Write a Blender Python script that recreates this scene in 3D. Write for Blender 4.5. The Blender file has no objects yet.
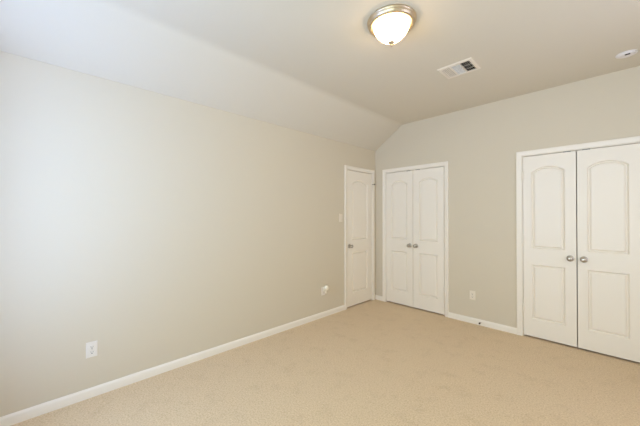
import bpy, bmesh, math
from mathutils import Vector, Matrix

# ------------------------------------------------------------------ camera, sky, exposure
scene = bpy.context.scene
COL = scene.collection

PX_F, YAW, PITCH, ROLL = 288.947, 0.79805, 0.0092064, 0.0013559
CAM = Vector((2.76017, -3.95937, 1.36291))
fwd = Vector((-math.sin(YAW) * math.cos(PITCH), math.cos(YAW) * math.cos(PITCH), math.sin(PITCH)))
rgt = Vector((math.cos(YAW), math.sin(YAW), 0.0))
upv = rgt.cross(fwd)
r2 = math.cos(ROLL) * rgt + math.sin(ROLL) * upv
u2 = -math.sin(ROLL) * rgt + math.cos(ROLL) * upv
cam_data = bpy.data.cameras.new('camera')
cam_data.sensor_fit = 'HORIZONTAL'
cam_data.sensor_width = 36.0
cam_data.lens = 36.0 * PX_F / 640.0
cam_data.clip_start = 0.02
cam = bpy.data.objects.new('camera', cam_data)
cam.matrix_world = Matrix(((r2.x, u2.x, -fwd.x, CAM.x), (r2.y, u2.y, -fwd.y, CAM.y),
                           (r2.z, u2.z, -fwd.z, CAM.z), (0, 0, 0, 1)))
COL.objects.link(cam)
scene.camera = cam

SKY_STRENGTH = 8.0
SKY_COLOR = (0.68, 0.96, 1.52, 1.0)
LOWER_GLOW_COLOR = (0.74, 1.08, 1.88, 1.0)
LAMP_STRENGTH = 15.0
world = bpy.data.worlds.new('sky')
world.use_nodes = True
wt = world.node_tree
bg = wt.nodes['Background']
wco = wt.nodes.new('ShaderNodeTexCoord')
wsep = wt.nodes.new('ShaderNodeSeparateXYZ')
wmap = wt.nodes.new('ShaderNodeMapRange')               # glow added below the horizon to brighten the ceiling, sky above
wmap.inputs['From Min'].default_value, wmap.inputs['From Max'].default_value = -0.06, 0.06
wmix = wt.nodes.new('ShaderNodeMix'); wmix.data_type = 'RGBA'
wmix.inputs[6].default_value, wmix.inputs[7].default_value = LOWER_GLOW_COLOR, SKY_COLOR
wt.links.new(wco.outputs['Generated'], wsep.inputs[0])
wt.links.new(wsep.outputs['Z'], wmap.inputs['Value'])
wt.links.new(wmap.outputs['Result'], wmix.inputs[0])
wt.links.new(wmix.outputs[2], bg.inputs['Color'])
bg.inputs['Strength'].default_value = SKY_STRENGTH
scene.world = world

Y_F, X_R = -4.45, 3.90                                  # front wall, right wall
# unseen windows behind and beside the camera, placed and sized for their light: wall, from, to (along the wall), sill height, head height
WINDOWS = [('front', 0.50, 1.30, 0.50, 2.45), ('front', 1.95, 3.20, 0.50, 2.50), ('right', -2.15, -1.25, 0.50, 2.50)]
for wall, a0, a1, z0, z1 in WINDOWS:
    portal = bpy.data.lights.new('window_daylight_portal', 'AREA')
    portal.shape = 'RECTANGLE'
    portal.size, portal.size_y = a1 - a0, z1 - z0
    portal.cycles.is_portal = True
    po = bpy.data.objects.new('window_daylight_portal', portal)
    mid = (a0 + a1) / 2
    po.location = (mid, Y_F - 0.13, (z0 + z1) / 2) if wall == 'front' else (X_R + 0.13, mid, (z0 + z1) / 2)
    po.rotation_euler = Vector((0, 1, 0) if wall == 'front' else (-1, 0, 0)).to_track_quat('-Z', 'Y').to_euler()
    COL.objects.link(po)

vs = scene.view_settings
vs.view_transform = 'Standard'
vs.look = 'None'
vs.gamma = 1.0
vs.use_curve_mapping = False
vs.exposure = -0.01
scene.cycles.max_bounces = 16
scene.cycles.diffuse_bounces = 12
scene.cycles.use_denoising = True
scene.cycles.sample_clamp_indirect = 8.0

# ------------------------------------------------------------------ materials
def lin(r, g, b):
    f = lambda c: (c / 255 / 12.92) if c / 255 <= 0.04045 else ((c / 255 + 0.055) / 1.055) ** 2.4
    return (f(r), f(g), f(b), 1.0)


def material(name, color, rough=0.6, metal=0.0, spec=0.5, emit=None, estr=0.0):
    m = bpy.data.materials.new(name)
    m.use_nodes = True
    b = m.node_tree.nodes['Principled BSDF']
    b.inputs['Base Color'].default_value = color
    b.inputs['Roughness'].default_value = rough
    b.inputs['Metallic'].default_value = metal
    b.inputs['Specular IOR Level'].default_value = spec
    if emit:
        b.inputs['Emission Color'].default_value = emit
        b.inputs['Emission Strength'].default_value = estr
    return m


def noise(m, scale, detail=4.0, rough=0.6):
    t = m.node_tree
    co = t.nodes.new('ShaderNodeTexCoord')
    n = t.nodes.new('ShaderNodeTexNoise')
    n.inputs['Scale'].default_value = scale
    n.inputs['Detail'].default_value = detail
    n.inputs['Roughness'].default_value = rough
    t.links.new(co.outputs['Object'], n.inputs['Vector'])
    return n


def add_bump(m, n, strength, dist):
    t = m.node_tree
    bp = t.nodes.new('ShaderNodeBump')
    bp.inputs['Strength'].default_value = strength
    bp.inputs['Distance'].default_value = dist
    t.links.new(n.outputs['Fac'], bp.inputs['Height'])
    t.links.new(bp.outputs['Normal'], t.nodes['Principled BSDF'].inputs['Normal'])


def ramp(m, n, stops):
    t = m.node_tree
    r = t.nodes.new('ShaderNodeValToRGB')
    e = r.color_ramp.elements
    while len(e) < len(stops):
        e.new(0.5)
    for k, (p, c) in enumerate(stops):
        e[k].position, e[k].color = p, c
    t.links.new(n.outputs['Fac'], r.inputs['Fac'])
    return r


M = {}
M['paint'] = material('greige_wall_paint', lin(210, 199, 177), 0.75, spec=0.25)
add_bump(M['paint'], noise(M['paint'], 90, 3), 0.06, 0.002)
M['ceiling'] = material('greige_ceiling_paint', lin(212, 204, 187), 0.85, spec=0.15)
add_bump(M['ceiling'], noise(M['ceiling'], 70, 3), 0.10, 0.003)
M['trim'] = material('white_trim_paint', lin(236, 228, 213), 0.38, spec=0.4)
add_bump(M['trim'], noise(M['trim'], 30, 2), 0.02, 0.001)
M['door'] = material('white_door_paint', lin(236, 228, 213), 0.42, spec=0.4)
add_bump(M['door'], noise(M['door'], 40, 2), 0.02, 0.001)
M['plate'] = material('white_plastic', lin(230, 222, 210), 0.4)
M['ivory'] = material('ivory_plastic', lin(228, 217, 197), 0.5)
M['device'] = material('pale_ivory_plastic', lin(242, 234, 214), 0.4)
M['dark'] = material('dark_slot', lin(30, 27, 25), 0.7)
M['nickel'] = material('satin_nickel', lin(190, 182, 170), 0.32, metal=1.0)
M['warm_nickel'] = material('warm_brushed_nickel', lin(206, 188, 160), 0.42, metal=1.0)
M['bronze'] = material('dark_bronze', lin(70, 60, 50), 0.45, metal=0.8)
M['rubber'] = material('dark_rubber', lin(42, 38, 36), 0.7)
M['vent'] = material('vent_enamel', lin(226, 216, 200), 0.45)
M['duct_shade'] = material('duct_shade_black', lin(10, 9, 8), 0.95, spec=0.0)  # near-black stands in for the shade of a deep duct
M['smoke'] = material('white_detector_plastic', lin(230, 225, 222), 0.4)
M['glassdome'] = material('lit_frosted_glass', lin(255, 250, 240), 0.3, emit=(1.0, 0.68, 0.34, 1), estr=LAMP_STRENGTH)
M['pvc'] = material('window_vinyl', lin(240, 240, 238), 0.4)


def glazing(name, tint):
    g = material(name, (1, 1, 1, 1), 0.0)
    nt = g.node_tree
    nt.nodes.remove(nt.nodes['Principled BSDF'])
    tr = nt.nodes.new('ShaderNodeBsdfTransparent'); gl = nt.nodes.new('ShaderNodeBsdfGlossy')
    tr.inputs['Color'].default_value = tint
    gl.inputs['Roughness'].default_value = 0.0
    mx = nt.nodes.new('ShaderNodeMixShader'); mx.inputs[0].default_value = 0.06
    nt.links.new(tr.outputs[0], mx.inputs[1]); nt.links.new(gl.outputs[0], mx.inputs[2])
    nt.links.new(mx.outputs[0], nt.nodes['Material Output'].inputs[0])
    return g


GLASS = [glazing('clear_window_glass', (1, 1, 1, 1)), glazing('light_warming_glass', (0.995, 0.94, 0.73, 1)), glazing('light_warming_glass_side', (0.935, 0.797, 0.70, 1))]  # warm tints added to two of the panes to colour the incoming daylight

# carpet: tan cut pile, mottled, with faint traffic patches
c = material('tan_carpet', lin(205, 178, 140), 0.95, spec=0.05)
t = c.node_tree
pb = t.nodes['Principled BSDF']
pb.inputs['Sheen Weight'].default_value = 0.15
n1 = noise(c, 95, 3, 0.7)
n2 = noise(c, 6.5, 7, 0.72)
n3 = noise(c, 260, 2, 0.7)
ra = ramp(c, n1, [(0.30, lin(200, 172, 134)), (0.50, lin(222, 197, 159)), (0.72, lin(238, 216, 184))])
rb = ramp(c, n2, [(0.30, (0.80, 0.77, 0.72, 1)), (0.48, (1, 1, 1, 1)), (0.75, (1.0, 1.0, 1.0, 1))])
mm = t.nodes.new('ShaderNodeMix'); mm.data_type = 'RGBA'; mm.blend_type = 'MULTIPLY'
mm.inputs[0].default_value = 0.5
t.links.new(ra.outputs['Color'], mm.inputs[6]); t.links.new(rb.outputs['Color'], mm.inputs[7])
t.links.new(mm.outputs[2], pb.inputs['Base Color'])
add_bump(c, n3, 0.6, 0.008)
M['carpet'] = c

# ------------------------------------------------------------------ mesh helpers
def box(bm, x0, x1, y0, y1, z0, z1):
    v = [bm.verts.new((x, y, z)) for x in (x0, x1) for y in (y0, y1) for z in (z0, z1)]
    for f in ((0, 1, 3, 2), (4, 6, 7, 5), (0, 4, 5, 1), (2, 3, 7, 6), (0, 2, 6, 4), (1, 5, 7, 3)):
        bm.faces.new([v[i] for i in f])


def prism(bm, pts, axis, a0, a1):
    """pts: 2-D outline in the two other axes (in xyz order); extruded along axis."""
    def P(p, a):
        q = list(p); q.insert('xyz'.index(axis), a); return q
    A = [bm.verts.new(P(p, a0)) for p in pts]
    B = [bm.verts.new(P(p, a1)) for p in pts]
    n = len(pts)
    bm.faces.new(A); bm.faces.new(B[::-1])
    for i in range(n):
        bm.faces.new((A[i], B[i], B[(i + 1) % n], A[(i + 1) % n]))


def lathe(bm, prof, seg=32, mat=None, closed=True):
    """prof: (r, h) pairs turned about +Z; mat moves the result."""
    mat = mat or Matrix.Identity(4)
    rings = []
    for r, h in prof:
        if r < 1e-6:
            rings.append([bm.verts.new(mat @ Vector((0, 0, h)))])
        else:
            rings.append([bm.verts.new(mat @ Vector((r * math.cos(2 * math.pi * k / seg), r * math.sin(2 * math.pi * k / seg), h))) for k in range(seg)])
    for a, b in zip(rings, rings[1:]):
        for k in range(seg):
            if len(a) == 1 and len(b) == 1:
                break
            k2 = (k + 1) % seg
            if len(a) == 1:
                bm.faces.new((a[0], b[k], b[k2]))
            elif len(b) == 1:
                bm.faces.new((a[k], b[0], a[k2]))
            else:
                bm.faces.new((a[k], b[k], b[k2], a[k2]))
    if closed:
        for rg in (rings[0], rings[-1]):
            if len(rg) > 1:
                bm.faces.new(rg)


def build(name, bm, mat, parent=None, bevel=0.0, seg=2, smooth=None):
    bmesh.ops.recalc_face_normals(bm, faces=bm.faces)
    me = bpy.data.meshes.new(name)
    bm.to_mesh(me); bm.free()
    me.materials.append(mat)
    o = bpy.data.objects.new(name, me)
    COL.objects.link(o)
    if parent is not None:
        o.parent = parent
    if bevel:
        b = o.modifiers.new('bevel', 'BEVEL')
        b.width, b.segments, b.limit_method, b.angle_limit = bevel, seg, 'ANGLE', math.radians(40)
    if smooth is not None:
        for p in me.polygons:
            p.use_smooth = True
        me.set_sharp_from_angle(angle=math.radians(smooth))
    return o


def tag(o, label=None, cat=None, group=None, kind=None):
    if label: o['label'] = label
    if cat: o['category'] = cat
    if group: o['group'] = group
    if kind: o['kind'] = kind
    return o


def thing(name, loc, rz=0.0):
    o = bpy.data.objects.new(name, None)
    o.location = loc
    o.rotation_euler = (0, 0, rz)
    o.empty_display_size = 0.1
    COL.objects.link(o)
    return o


def new():
    return bmesh.new()


# ------------------------------------------------------------------ room shell
H, KNEE, RUN, T = 2.7487, 2.4218, 0.4851, 0.12
TOP = H + 0.12
# door openings (slab edges): near-left single door on wall x = 0, two double closets on wall y = 0
D1 = (-0.708, -0.104)
C1 = (0.209, 1.120)
C2 = (2.018, 2.940)
SLAB_Z0, SLAB_Z1 = 0.020, 2.034
JG, JT, HG = 0.004, 0.018, 0.007      # gap beside the slab, jamb thickness, gap above it
OPEN = JG + JT

bm = new(); box(bm, -T, X_R + T, Y_F - T, T + 0.02, -0.10, 0.0)
tag(build('floor', bm, M['carpet']), 'tan cut-pile carpet covering the whole bedroom floor', 'floor', kind='structure')

zt = SLAB_Z1 + HG + JT
bm = new()
box(bm, -T, 0, Y_F - T, D1[0] - OPEN, 0, KNEE)
box(bm, -T, 0, D1[0] - OPEN, D1[1] + OPEN, zt, KNEE)
box(bm, -T, 0, D1[1] + OPEN, 0, 0, KNEE)
box(bm, -T - 0.02, -T, D1[0] - 0.1, D1[1] + 0.1, 0, zt + 0.1)
tag(build('wall_left', bm, M['paint']), 'long greige side wall under the sloped ceiling, left in the photo', 'wall', kind='structure')

bm = new()
box(bm, -T, C1[0] - OPEN, 0, T, 0, TOP)
box(bm, C1[0] - OPEN, C1[1] + OPEN, 0, T, zt, TOP)
box(bm, C1[1] + OPEN, C2[0] - OPEN, 0, T, 0, TOP)
box(bm, C2[0] - OPEN, C2[1] + OPEN, 0, T, zt, TOP)
box(bm, C2[1] + OPEN, X_R + T, 0, T, 0, TOP)
box(bm, C1[0] - 0.1, C1[1] + 0.1, T, T + 0.02, 0, zt + 0.1)
box(bm, C2[0] - 0.1, C2[1] + 0.1, T, T + 0.02, 0, zt + 0.1)
tag(build('wall_back', bm, M['paint']), 'greige end wall holding the two pairs of closet doors', 'wall', kind='structure')

def holed_wall(wall, lo, hi):
    """A wall with its window openings, as boxes side by side."""
    bm = new()
    def put(a, b, z0, z1):
        if wall == 'front': box(bm, a, b, Y_F - T, Y_F, z0, z1)
        else: box(bm, X_R, X_R + T, a, b, z0, z1)
    at = lo
    for _, a0, a1, z0, z1 in sorted(w for w in WINDOWS if w[0] == wall):
        put(at, a0, 0, TOP); put(a0, a1, 0, z0); put(a0, a1, z1, TOP)
        at = a1
    put(at, hi, 0, TOP)
    return bm


tag(build('wall_front', holed_wall('front', -T, X_R + T), M['paint']), 'greige wall behind the camera', 'wall', kind='structure')
tag(build('wall_right', holed_wall('right', Y_F, 0), M['paint']), 'greige side wall beyond the right edge of the photo', 'wall', kind='structure')


def fillet(p, a, b, t, n=8):
    p, a, b = Vector(p), Vector(a), Vector(b)
    s, e = p + (a - p).normalized() * t, p + (b - p).normalized() * t
    return [tuple((1 - u) ** 2 * s + 2 * u * (1 - u) * p + u * u * e) for u in (k / n for k in range(n + 1))]


bm = new()
pts = [(-T, KNEE)] + fillet((0.0, KNEE), (-T, KNEE), (RUN, H), 0.006, 3) + fillet((RUN, H), (0, KNEE), (X_R, H), 0.045) + [(X_R, H), (X_R, TOP), (-T, TOP)]
prism(bm, pts, 'y', Y_F, 0.0)
tag(build('ceiling', bm, M['ceiling'], smooth=30), 'greige ceiling, flat with a sloped strip along the left wall', 'ceiling', kind='structure')

# ------------------------------------------------------------------ baseboards
BB = [(0, 0), (0.013, 0), (0.013, 0.052), (0.011, 0.060), (0.007, 0.066), (0.004, 0.071), (0, 0.071)]
CW = 0.053                            # casing width
REV = 0.006                           # reveal from the jamb's face


def baseboard(name, label, axis, a0, a1, wall, sgn):
    bm = new()
    if axis == 'y':
        prism(bm, [(wall + sgn * d, z) for d, z in BB], 'y', a0, a1)
    else:
        prism(bm, [(wall + sgn * d, z) for d, z in BB], 'x', a0, a1)
    return tag(build(name, bm, M['trim'], smooth=35), label, 'baseboard', kind='structure')


cas = JG + REV + CW
baseboard('baseboard_left', 'white baseboard running along the long left wall to the single door', 'y', Y_F + 0.013, D1[0] - cas, 0, 1)
baseboard('baseboard_corner', 'short white baseboard piece in the corner between single door and far closet', 'x', 0.0, C1[0] - cas, 0, -1)
baseboard('baseboard_back', 'white baseboard between the two closets on the end wall', 'x', C1[1] + cas, C2[0] - cas, 0, -1)
baseboard('baseboard_back_right', 'short white baseboard right of the near closet', 'x', C2[1] + cas, X_R, 0, -1)
baseboard('baseboard_right', 'white baseboard along the side wall beyond the right edge of the photo', 'y', Y_F + 0.013, -0.013, X_R, -1)
baseboard('baseboard_front', 'white baseboard under the window behind the camera', 'x', 0, X_R, Y_F, 1)

# ------------------------------------------------------------------ casings and jambs
CP = [(0, 0.006), (0.004, 0.010), (0.010, 0.010), (0.016, 0.0115), (0.030, 0.013), (0.038, 0.0165), (0.047, 0.0175), (0.051, 0.0165), (0.053, 0.014), (0.053, 0)]


def door_frame(name, label, a0, a1, place):
    """a0..a1 slab edges along the wall, built in local (along, out, up); place maps to the world."""
    root = thing(name, place(((a0 + a1) / 2, 0, 0)))
    off = Vector(root.location)
    def P(q): return Vector(place(q)) - off
    j0, j1, jz = a0 - JG, a1 + JG, SLAB_Z1 + HG
    bm = new()
    for b in ((j0 - JT, j0, -T, -0.0005, 0, jz + JT), (j1, j1 + JT, -T, -0.0005, 0, jz + JT), (j0, j1, -T, -0.0005, jz, jz + JT),
              (j0, j0 + 0.010, -0.052, -0.040, 0, jz), (j1 - 0.010, j1, -0.052, -0.040, 0, jz), (j0, j1, -0.052, -0.040, jz - 0.010, jz)):
        n0 = len(bm.verts)
        box(bm, *b)
    for v in bm.verts: v.co = P(v.co)
    build('jamb', bm, M['trim'], root)
    # mitred casing profile swept up, across and down
    bm = new()
    i0, i1, iz = j0 - REV, j1 + REV, jz + REV
    rows = []
    for d, h in [(0, 0)] + CP:
        rows.append([bm.verts.new(P(q)) for q in ((i0 - d, h, 0), (i0 - d, h, iz + d), (i1 + d, h, iz + d), (i1 + d, h, 0))])
    nr = len(rows)
    for k in range(nr):
        a, b = rows[k], rows[(k + 1) % nr]
        for s in range(3):
            bm.faces.new((a[s], a[s + 1], b[s + 1], b[s]))
    bm.faces.new([r[0] for r in rows]); bm.faces.new([r[3] for r in rows][::-1])
    build('casing', bm, M['trim'], root, smooth=25)
    return tag(root, label, 'door frame', kind='structure')


on_left = lambda q: (q[1], q[0], q[2])
on_back = lambda q: (q[0], -q[1], q[2])
door_frame('trim_1', 'white casing around the single door at the end of the left wall', D1[0], D1[1], on_left)
door_frame('trim_2', 'white casing around the far closet by the room corner', C1[0], C1[1], on_back)
door_frame('trim_3', 'white casing around the near closet at the right edge', C2[0], C2[1], on_back)


# ------------------------------------------------------------------ doors
def panel_outline(x0, x1, z0, z1, arch, inset):
    """Closed outline of a door panel, inset by a distance; arch is the rise of the arched head."""
    a, b, lo = x0 + inset, x1 - inset, z0 + inset
    if not arch:
        hi = z1 - inset
        return [(a, lo), (b, lo), (b, hi), (a, hi)]
    w = (x1 - x0) / 2
    R = (w * w + arch * arch) / (2 * arch)
    cz = z1 - R
    r = R - inset
    cx = (x0 + x1) / 2
    wi = w - inset
    th = math.asin(wi / r)
    n = 16
    top = [(cx + r * math.sin(th - 2 * th * k / n), cz + r * math.cos(th - 2 * th * k / n)) for k in range(n + 1)]
    return [(a, lo), (b, lo)] + top


STEPS = [(0.0, 0.0), (0.002, -0.004), (0.010, -0.017), (0.013, -0.0178), (0.017, -0.017), (0.027, -0.006), (0.032, -0.004)]


def slab_mesh(w, h, stile):
    """Two-panel arch-top moulded slab; local x along 0..w, y front face 0 (out = +y), z up 0..h."""
    bm = new()
    th = 0.035
    o = [bm.verts.new((x, 0, z)) for x, z in ((0, 0), (w, 0), (w, h), (0, h))]
    k = [bm.verts.new((x, -th, z)) for x, z in ((0, 0), (w, 0), (w, h), (0, h))]
    bm.faces.new(k[::-1])
    edges = []
    for i in range(4):
        j = (i + 1) % 4
        f = bm.faces.new((o[i], k[i], k[j], o[j]))
        edges.append(bm.edges.get((o[i], o[j])))
    for z0, z1, arch in ((0.193, 0.800, 0), (0.982, 1.887, 0.055)):
        prev = None
        for ins, dep in STEPS:
            loop = [bm.verts.new((x, dep, z)) for x, z in panel_outline(stile[0], w - stile[1], z0, z1, arch, ins)]
            n = len(loop)
            if prev is None:
                for i in range(n):
                    edges.append(bm.edges.new((loop[i], loop[(i + 1) % n])))
            else:
                for i in range(n):
                    bm.faces.new((prev[i], prev[(i + 1) % n], loop[(i + 1) % n], loop[i]))
            prev = loop
        bm.faces.new(prev)
    bmesh.ops.triangle_fill(bm, edges=edges, use_beauty=True, use_dissolve=False)
    return bm


KNOB = [(0.0, 0.066), (0.010, 0.0655), (0.019, 0.0625), (0.0245, 0.057), (0.0262, 0.050), (0.0245, 0.043), (0.019, 0.037), (0.012, 0.033), (0.0105, 0.028), (0.0105, 0.008)]
ROSE = [(0.0105, 0.010), (0.024, 0.009), (0.030, 0.0055), (0.0315, 0.0), (0.0, 0.0)]


def door(name, label, a0, a1, wall, hinge, stile, pin_stop=False):
    """hinge 0: hinges at a0, knob near a1; hinge 1: the other way round."""
    w, h = a1 - a0, SLAB_Z1 - SLAB_Z0
    if wall == 'left':                                 # along = +y, out = +x
        root = thing(name, (0, a0, SLAB_Z0))
        B = Matrix(((0, 1, 0, 0), (1, 0, 0, 0), (0, 0, 1, 0), (0, 0, 0, 1)))
    else:                                              # along = +x, out = -y
        root = thing(name, (a0, 0, SLAB_Z0))
        B = Matrix(((1, 0, 0, 0), (0, -1, 0, 0), (0, 0, 1, 0), (0, 0, 0, 1)))
    tag(root, label, 'door', kind='structure')

    def put(nm, bm, mat, parent=root, **kw):
        bmesh.ops.transform(bm, matrix=B, verts=bm.verts)
        return build(nm, bm, mat, parent, **kw)

    put('panelled_slab', slab_mesh(w, h, stile), M['door'], smooth=20)
    kx, kz = (w - 0.048 if hinge == 0 else 0.048), (0.912 if pin_stop else 0.923) - SLAB_Z0
    K = Matrix.Translation((kx, 0, kz)) @ Matrix.Rotation(math.radians(-90), 4, 'X')
    bm = new(); lathe(bm, ROSE, 32, K)
    rose = put('knob_rose', bm, M['nickel'], smooth=40)
    bm = new(); lathe(bm, KNOB, 32, K)
    put('door_knob', bm, M['nickel'], rose, smooth=50)
    hx = -JG / 2 if hinge == 0 else w + JG / 2
    for hz in (1.82, 1.077, 0.33):
        bm = new()
        z = hz - SLAB_Z0
        lathe(bm, [(0.0, z - 0.050), (0.004, z - 0.049), (0.007, z - 0.045), (0.007, z + 0.045), (0.004, z + 0.049), (0.0, z + 0.050)], 14,
              Matrix.Translation((hx, 0.0105, 0)))
        lx = (hx, hx + 0.016) if hinge == 0 else (hx - 0.016, hx)
        box(bm, lx[0], lx[1], 0.0002, 0.0045, z - 0.044, z + 0.044)
        put('hinge', bm, M['trim'], smooth=40)
    if wall == 'back':                                 # ball catch in the head of a closet leaf
        cx = w - 0.07 if hinge == 0 else 0.07
        bm = new()
        box(bm, cx - 0.030, cx + 0.030, -0.026, 0.0010, h - 0.0005, h + 0.0045)
        lathe(bm, [(0, 0.0036), (0.003, 0.0032), (0.005, 0.0015), (0.005, 0.001)], 12, Matrix.Translation((cx, -0.012, h)))
        tag(put('ball_catch', bm, M['bronze']), 'dark ball catch on the top edge')
    if pin_stop:
        z = 1.864 - SLAB_Z0
        bm = new()
        box(bm, hx - 0.006, hx + 0.006, 0.010, 0.016, z - 0.006, z + 0.006)
        lathe(bm, [(0.0, 0), (0.0035, 0), (0.0035, 0.040), (0.0, 0.040)], 12, Matrix.Translation((hx, 0.012, z)) @ Matrix.Rotation(math.radians(-90), 4, 'X'))
        ps = put('hinge_pin_stop', bm, M['bronze'])
        bm = new()
        lathe(bm, [(0.0, 0.040), (0.0075, 0.040), (0.0085, 0.048), (0.0075, 0.054), (0.0, 0.055)], 14, Matrix.Translation((hx, 0.012, z)) @ Matrix.Rotation(math.radians(-90), 4, 'X'))
        put('rubber_tip', bm, M['rubber'], ps)
    return root


door('door_1', 'narrow white arch-panel single door at the end of the left wall', D1[0], D1[1], 'left', 1, (0.112, 0.112), True)
m1, m2 = 0.664, 2.476
door('door_2', 'left leaf of the far white closet doors, nearest the room corner', C1[0], m1 - 0.0025, 'back', 0, (0.088, 0.088))
door('door_3', 'right leaf of the far white closet doors, beside the end wall outlet', m1 + 0.0025, C1[1], 'back', 1, (0.092, 0.088))
door('door_4', 'left leaf of the near white closet doors at the right', C2[0], m2 - 0.004, 'back', 0, (0.078, 0.090))
door('door_5', 'right leaf of the near white closet doors, cut by the photo edge', m2 + 0.004, C2[1], 'back', 1, (0.076, 0.096))

# ------------------------------------------------------------------ unseen windows, shaped to suit the room's light
for k, (wall, a0, a1, z0, z1) in enumerate(WINDOWS):
    mid = (a0 + a1) / 2
    root = thing('window_%d' % (k + 1), (mid, Y_F, z0) if wall == 'front' else (X_R, mid, z0), 0.0 if wall == 'front' else math.pi / 2)
    tag(root, '%s unseen white vinyl window in the wall behind the camera, sized for its light' % ('wide' if a1 - a0 > 1 else 'narrow') if wall == 'front' else 'unseen white vinyl window added for its light in the side wall right of the camera', 'window', kind='structure')
    wx, wz = (a1 - a0) / 2, z1 - z0
    bm = new()
    for b in ((-wx, -wx + 0.045, -0.11, -0.05, 0, wz), (wx - 0.045, wx, -0.11, -0.05, 0, wz), (-wx + 0.045, wx - 0.045, -0.11, -0.05, 0, 0.045),
              (-wx + 0.045, wx - 0.045, -0.11, -0.05, wz - 0.045, wz), (-wx + 0.045, wx - 0.045, -0.10, -0.06, wz / 2 - 0.02, wz / 2 + 0.02)):
        box(bm, *b)
    build('window_frame', bm, M['pvc'], root)
    bm = new(); box(bm, -wx + 0.046, wx - 0.046, -0.082, -0.078, 0.046, wz - 0.046)
    build('glass_pane', bm, GLASS[k], root)
    bm = new(); box(bm, -wx - 0.04, wx + 0.04, 0.0, 0.04, -0.02, 0.0)
    build('window_sill', bm, M['trim'], root, bevel=0.004)

# ------------------------------------------------------------------ ceiling light
LX, LY, LR = 1.650, -2.170, 0.170
root = thing('ceiling_light', (LX, LY, H))
tag(root, 'round flush ceiling light with satin nickel ring and glowing white glass bowl', 'ceiling light')
bm = new()
lathe(bm, [(0.0, 0.0), (0.168, 0.0), (0.171, -0.004), (0.171, -0.009), (0.167, -0.012), (0.166, -0.018), (0.163, -0.028), (0.157, -0.037), (0.149, -0.042), (0.142, -0.041), (0.130, -0.034), (0.0, -0.032)], 64)
build('metal_ring', bm, M['warm_nickel'], root, smooth=50)
bm = new()
gp = [(0.1255, -0.033), (0.1252, -0.046), (0.121, -0.060), (0.113, -0.076), (0.102, -0.093), (0.088, -0.109), (0.072, -0.124), (0.055, -0.136), (0.036, -0.1455), (0.018, -0.150), (0.0, -0.151)]
lathe(bm, gp, 64, closed=False)
build('glass_bowl', bm, M['glassdome'], root, smooth=60)
bm = new()
lathe(bm, [(0.0, -0.1480), (0.018, -0.1485), (0.022, -0.152), (0.020, -0.157), (0.011, -0.161), (0.006, -0.164), (0.006, -0.168), (0.0095, -0.171), (0.0095, -0.177), (0.006, -0.181), (0.0, -0.182)], 24)
build('finial', bm, M['warm_nickel'], root, smooth=50)

# ------------------------------------------------------------------ air vent
VX, VY, VW, VD = 1.732, -1.132, 0.304, 0.262
root = thing('ceiling_vent', (VX, VY, H))
tag(root, 'rectangular off-white ceiling air vent with three banks of louvers', 'air vent')
bm = new()
fw = 0.030
outer = [(-VW / 2, -VD / 2), (VW / 2, -VD / 2), (VW / 2, VD / 2), (-VW / 2, VD / 2)]
def rect(i): return [(s * (VW / 2 - i), q * (VD / 2 - i)) for s, q in ((-1, -1), (1, -1), (1, 1), (-1, 1))]
prev = None
for ins, z in ((0.0, 0.0), (0.0, -0.003), (0.006, -0.008), (fw - 0.004, -0.010), (fw, -0.008), (fw, 0.0)):
    loop = [bm.verts.new((x, y, z)) for x, y in rect(ins)]
    if prev:
        for i in range(4):
            bm.faces.new((prev[i], prev[(i + 1) % 4], loop[(i + 1) % 4], loop[i]))
    prev = loop
build('vent_frame', bm, M['vent'], root, smooth=25)
bm = new(); box(bm, -VW / 2 + 0.006, VW / 2 - 0.006, -VD / 2 + 0.006, VD / 2 - 0.006, -0.0012, -0.0002)
build('duct_shade_sheet', bm, M['duct_shade'], root)  # flat dark sheet, the duct's shade put into its colour
ix, iy = VW / 2 - fw, VD / 2 - fw
bw = 2 * ix / 3
bm = new()
for x in (-bw / 2, bw / 2):
    box(bm, x - 0.004, x + 0.004, -iy, iy, -0.009, -0.0013)
build('divider_bar', bm, M['vent'], root)


def louver(p, ang, length, along, width=0.013, thick=0.0012):
    bm = new()
    box(bm, -width / 2, width / 2, -length / 2, length / 2, -thick / 2, thick / 2)
    bmesh.ops.transform(bm, matrix=Matrix.Translation(p) @ Matrix.Rotation(along, 4, 'Z') @ Matrix.Rotation(ang, 4, 'Y'), verts=bm.verts)
    return build('louver', bm, M['vent'], root)


n = 5
for k in range(n):                                     # left bank, leaning one way: closed to the camera
    louver((-ix + (k + 0.5) * (bw - 0.004) / n, 0, -0.0062), math.radians(-30), 2 * iy, 0, 0.0102)
for k in range(n):                                     # right bank, leaning the other way: open to the camera
    louver((ix - (k + 0.5) * (bw - 0.004) / n, 0, -0.0062), math.radians(53), 2 * iy, 0, 0.0090, 0.0011)
for k in range(12):                                    # middle bank, crosswise
    louver((0, -iy + (k + 0.5) * 2 * iy / 12, -0.0062), math.radians(62), bw - 0.008, math.radians(90), 0.0058)
for y in (-iy / 3, iy / 3):
    bm = new(); box(bm, bw / 2 + 0.004, ix, y - 0.0018, y + 0.0018, -0.0095, -0.0085)
    build('brace', bm, M['vent'], root)

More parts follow.
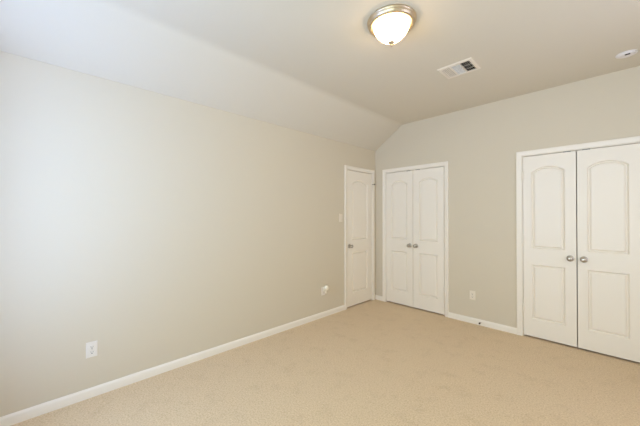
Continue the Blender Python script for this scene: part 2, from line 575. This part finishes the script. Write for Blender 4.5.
# ------------------------------------------------------------------ smoke detector
root = thing('smoke_detector', (2.828, -0.372, H))
tag(root, 'round white smoke detector on the ceiling above the near closet', 'smoke detector')
bm = new(); lathe(bm, [(0, 0), (0.066, 0), (0.067, -0.003), (0.065, -0.006), (0, -0.006)], 48)
build('base_plate', bm, M['smoke'], root, smooth=40)
bm = new(); lathe(bm, [(0.054, -0.006), (0.053, -0.010), (0.047, -0.014), (0.036, -0.0155), (0.0, -0.016)], 48)
build('cover', bm, M['smoke'], root, smooth=40)
bm = new()
box(bm, -0.010, 0.022, -0.038, -0.014, -0.0172, -0.0150)
build('sensor_vent', bm, M['dark'], root, bevel=0.0008)


# ------------------------------------------------------------------ plates on the walls
def wall_frame(wall):
    if wall == 'left':                                 # along (viewer's right) = +y, out = +x
        return Matrix(((0, 1, 0, 0), (1, 0, 0, 0), (0, 0, 1, 0), (0, 0, 0, 1)))
    return Matrix(((1, 0, 0, 0), (0, -1, 0, 0), (0, 0, 1, 0), (0, 0, 0, 1)))


def piece(nm, bm, mat, B, parent, **kw):
    bmesh.ops.transform(bm, matrix=B, verts=bm.verts)
    return build(nm, bm, mat, parent, **kw)


def cover_plate(bm, w=0.070, h=0.115):
    prev = None
    for ins, d in ((0.0, 0.0), (0.0, 0.0015), (0.0015, 0.0038), (0.005, 0.0052)):
        loop = [bm.verts.new((s * (w / 2 - ins), d, q * (h / 2 - ins))) for s, q in ((-1, -1), (1, -1), (1, 1), (-1, 1))]
        if prev:
            for i in range(4):
                bm.faces.new((prev[i], prev[(i + 1) % 4], loop[(i + 1) % 4], loop[i]))
        else:
            bm.faces.new(loop[::-1])
        prev = loop
    bm.faces.new(prev)


def outlet(label, loc, wall, mat):
    root = thing('wall_outlet', loc)
    tag(root, label, 'outlet', group='duplex outlets low on the walls')
    B = wall_frame(wall)
    bm = new(); cover_plate(bm)
    piece('cover_plate', bm, mat, B, root)
    for z in (0.0195, -0.0195):
        bm = new()
        prof = []
        for k in range(24):
            a = 2 * math.pi * k / 24
            prof.append((0.0172 * math.cos(a), max(-0.0138, min(0.0138, 0.0172 * math.sin(a)))))
        A = [bm.verts.new((x, 0.0053, z + q)) for x, q in prof]
        C = [bm.verts.new((x * 0.97, 0.0068, z + q * 0.97)) for x, q in prof]
        bm.faces.new(A[::-1]); bm.faces.new(C)
        for i in range(24):
            bm.faces.new((A[i], A[(i + 1) % 24], C[(i + 1) % 24], C[i]))
        s = piece('socket', bm, mat, B, root)
        for x, hh in ((-0.0063, 0.0040), (0.0063, 0.0034)):
            bm = new(); box(bm, x - 0.0011, x + 0.0011, 0.0069, 0.0073, z + 0.0035 - hh, z + 0.0035 + hh)
            piece('slot', bm, M['dark'], B, s)
        bm = new(); lathe(bm, [(0, 0.0069), (0.0032, 0.0069), (0.0032, 0.0073), (0, 0.0073)], 12,
                          Matrix.Translation((0, 0, z - 0.0080)) @ Matrix.Rotation(math.radians(-90), 4, 'X'))
        piece('ground_hole', bm, M['dark'], B, s)
    bm = new(); lathe(bm, [(0, 0.0053), (0.003, 0.0053), (0.0026, 0.0064), (0, 0.0066)], 12, Matrix.Rotation(math.radians(-90), 4, 'X'))
    piece('plate_screw', bm, M['nickel'], B, root)
    return root


outlet('white duplex outlet low on the left wall, nearest the camera', (0, -3.663, 0.355), 'left', M['plate'])
outlet('white duplex outlet on the left wall with a device plugged in', (0, -1.205, 0.352), 'left', M['plate'])
outlet('white duplex outlet on the end wall between the two closets', (1.478, 0, 0.355), 'back', M['ivory'])

# the device in the far outlet of the left wall
root = thing('plug_in_night_light', (0, -1.205, 0.352))
tag(root, 'small rounded off-white device plugged into the far left wall outlet', 'plug-in device')
B = wall_frame('left')
bm = new()
lathe(bm, [(0, 0.024), (0.024, 0.024), (0.032, 0.029), (0.036, 0.040), (0.036, 0.058), (0.032, 0.068), (0.020, 0.074), (0, 0.075)], 32,
      Matrix.Translation((0.010, 0, 0.048)) @ Matrix.Rotation(math.radians(-90), 4, 'X'))
piece('housing', bm, M['device'], B, root, smooth=45)
bm = new()
box(bm, -0.012, 0.022, 0.0076, 0.0245, -0.002, 0.058)
piece('plug_body', bm, M['device'], B, root, bevel=0.004)
bm = new()
box(bm, 0.002, 0.020, 0.030, 0.050, -0.030, 0.010)
piece('lower_body', bm, M['device'], B, root, bevel=0.005)

# light switch
root = thing('light_switch', (0, -0.852, 1.333))
tag(root, 'white rocker light switch on the left wall beside the single door', 'light switch')
bm = new(); cover_plate(bm)
piece('cover_plate', bm, M['ivory'], B, root)
bm = new()
prism(bm, [(0.0053, -0.033), (0.0085, -0.033), (0.0066, 0.0), (0.0060, 0.033), (0.0053, 0.033)], 'x', -0.0165, 0.0165)
piece('rocker', bm, M['ivory'], B, root)

# door stop on the end wall's baseboard
root = thing('door_stop', (1.578, -0.013, 0.041))
tag(root, 'small spring door stop with dark tip on the end wall baseboard', 'door stop')
B = wall_frame('back') @ Matrix.Rotation(math.radians(-90), 4, 'X')
bm = new(); lathe(bm, [(0, 0), (0.011, 0), (0.011, 0.002), (0.007, 0.006), (0, 0.006)], 20)
piece('stop_base', bm, M['trim'], B, root)
bm = new()
prof = [(0, 0.006)]
for k in range(14):
    prof += [(0.0048, 0.006 + k * 0.0028), (0.0062, 0.0074 + k * 0.0028)]
prof += [(0.0048, 0.006 + 14 * 0.0028), (0, 0.006 + 14 * 0.0028)]
lathe(bm, prof, 16)
piece('spring', bm, M['nickel'], B, root)
bm = new(); lathe(bm, [(0, 0.0452), (0.0095, 0.0452), (0.0105, 0.052), (0.009, 0.060), (0, 0.062)], 20)
piece('bumper', bm, M['rubber'], B, root)
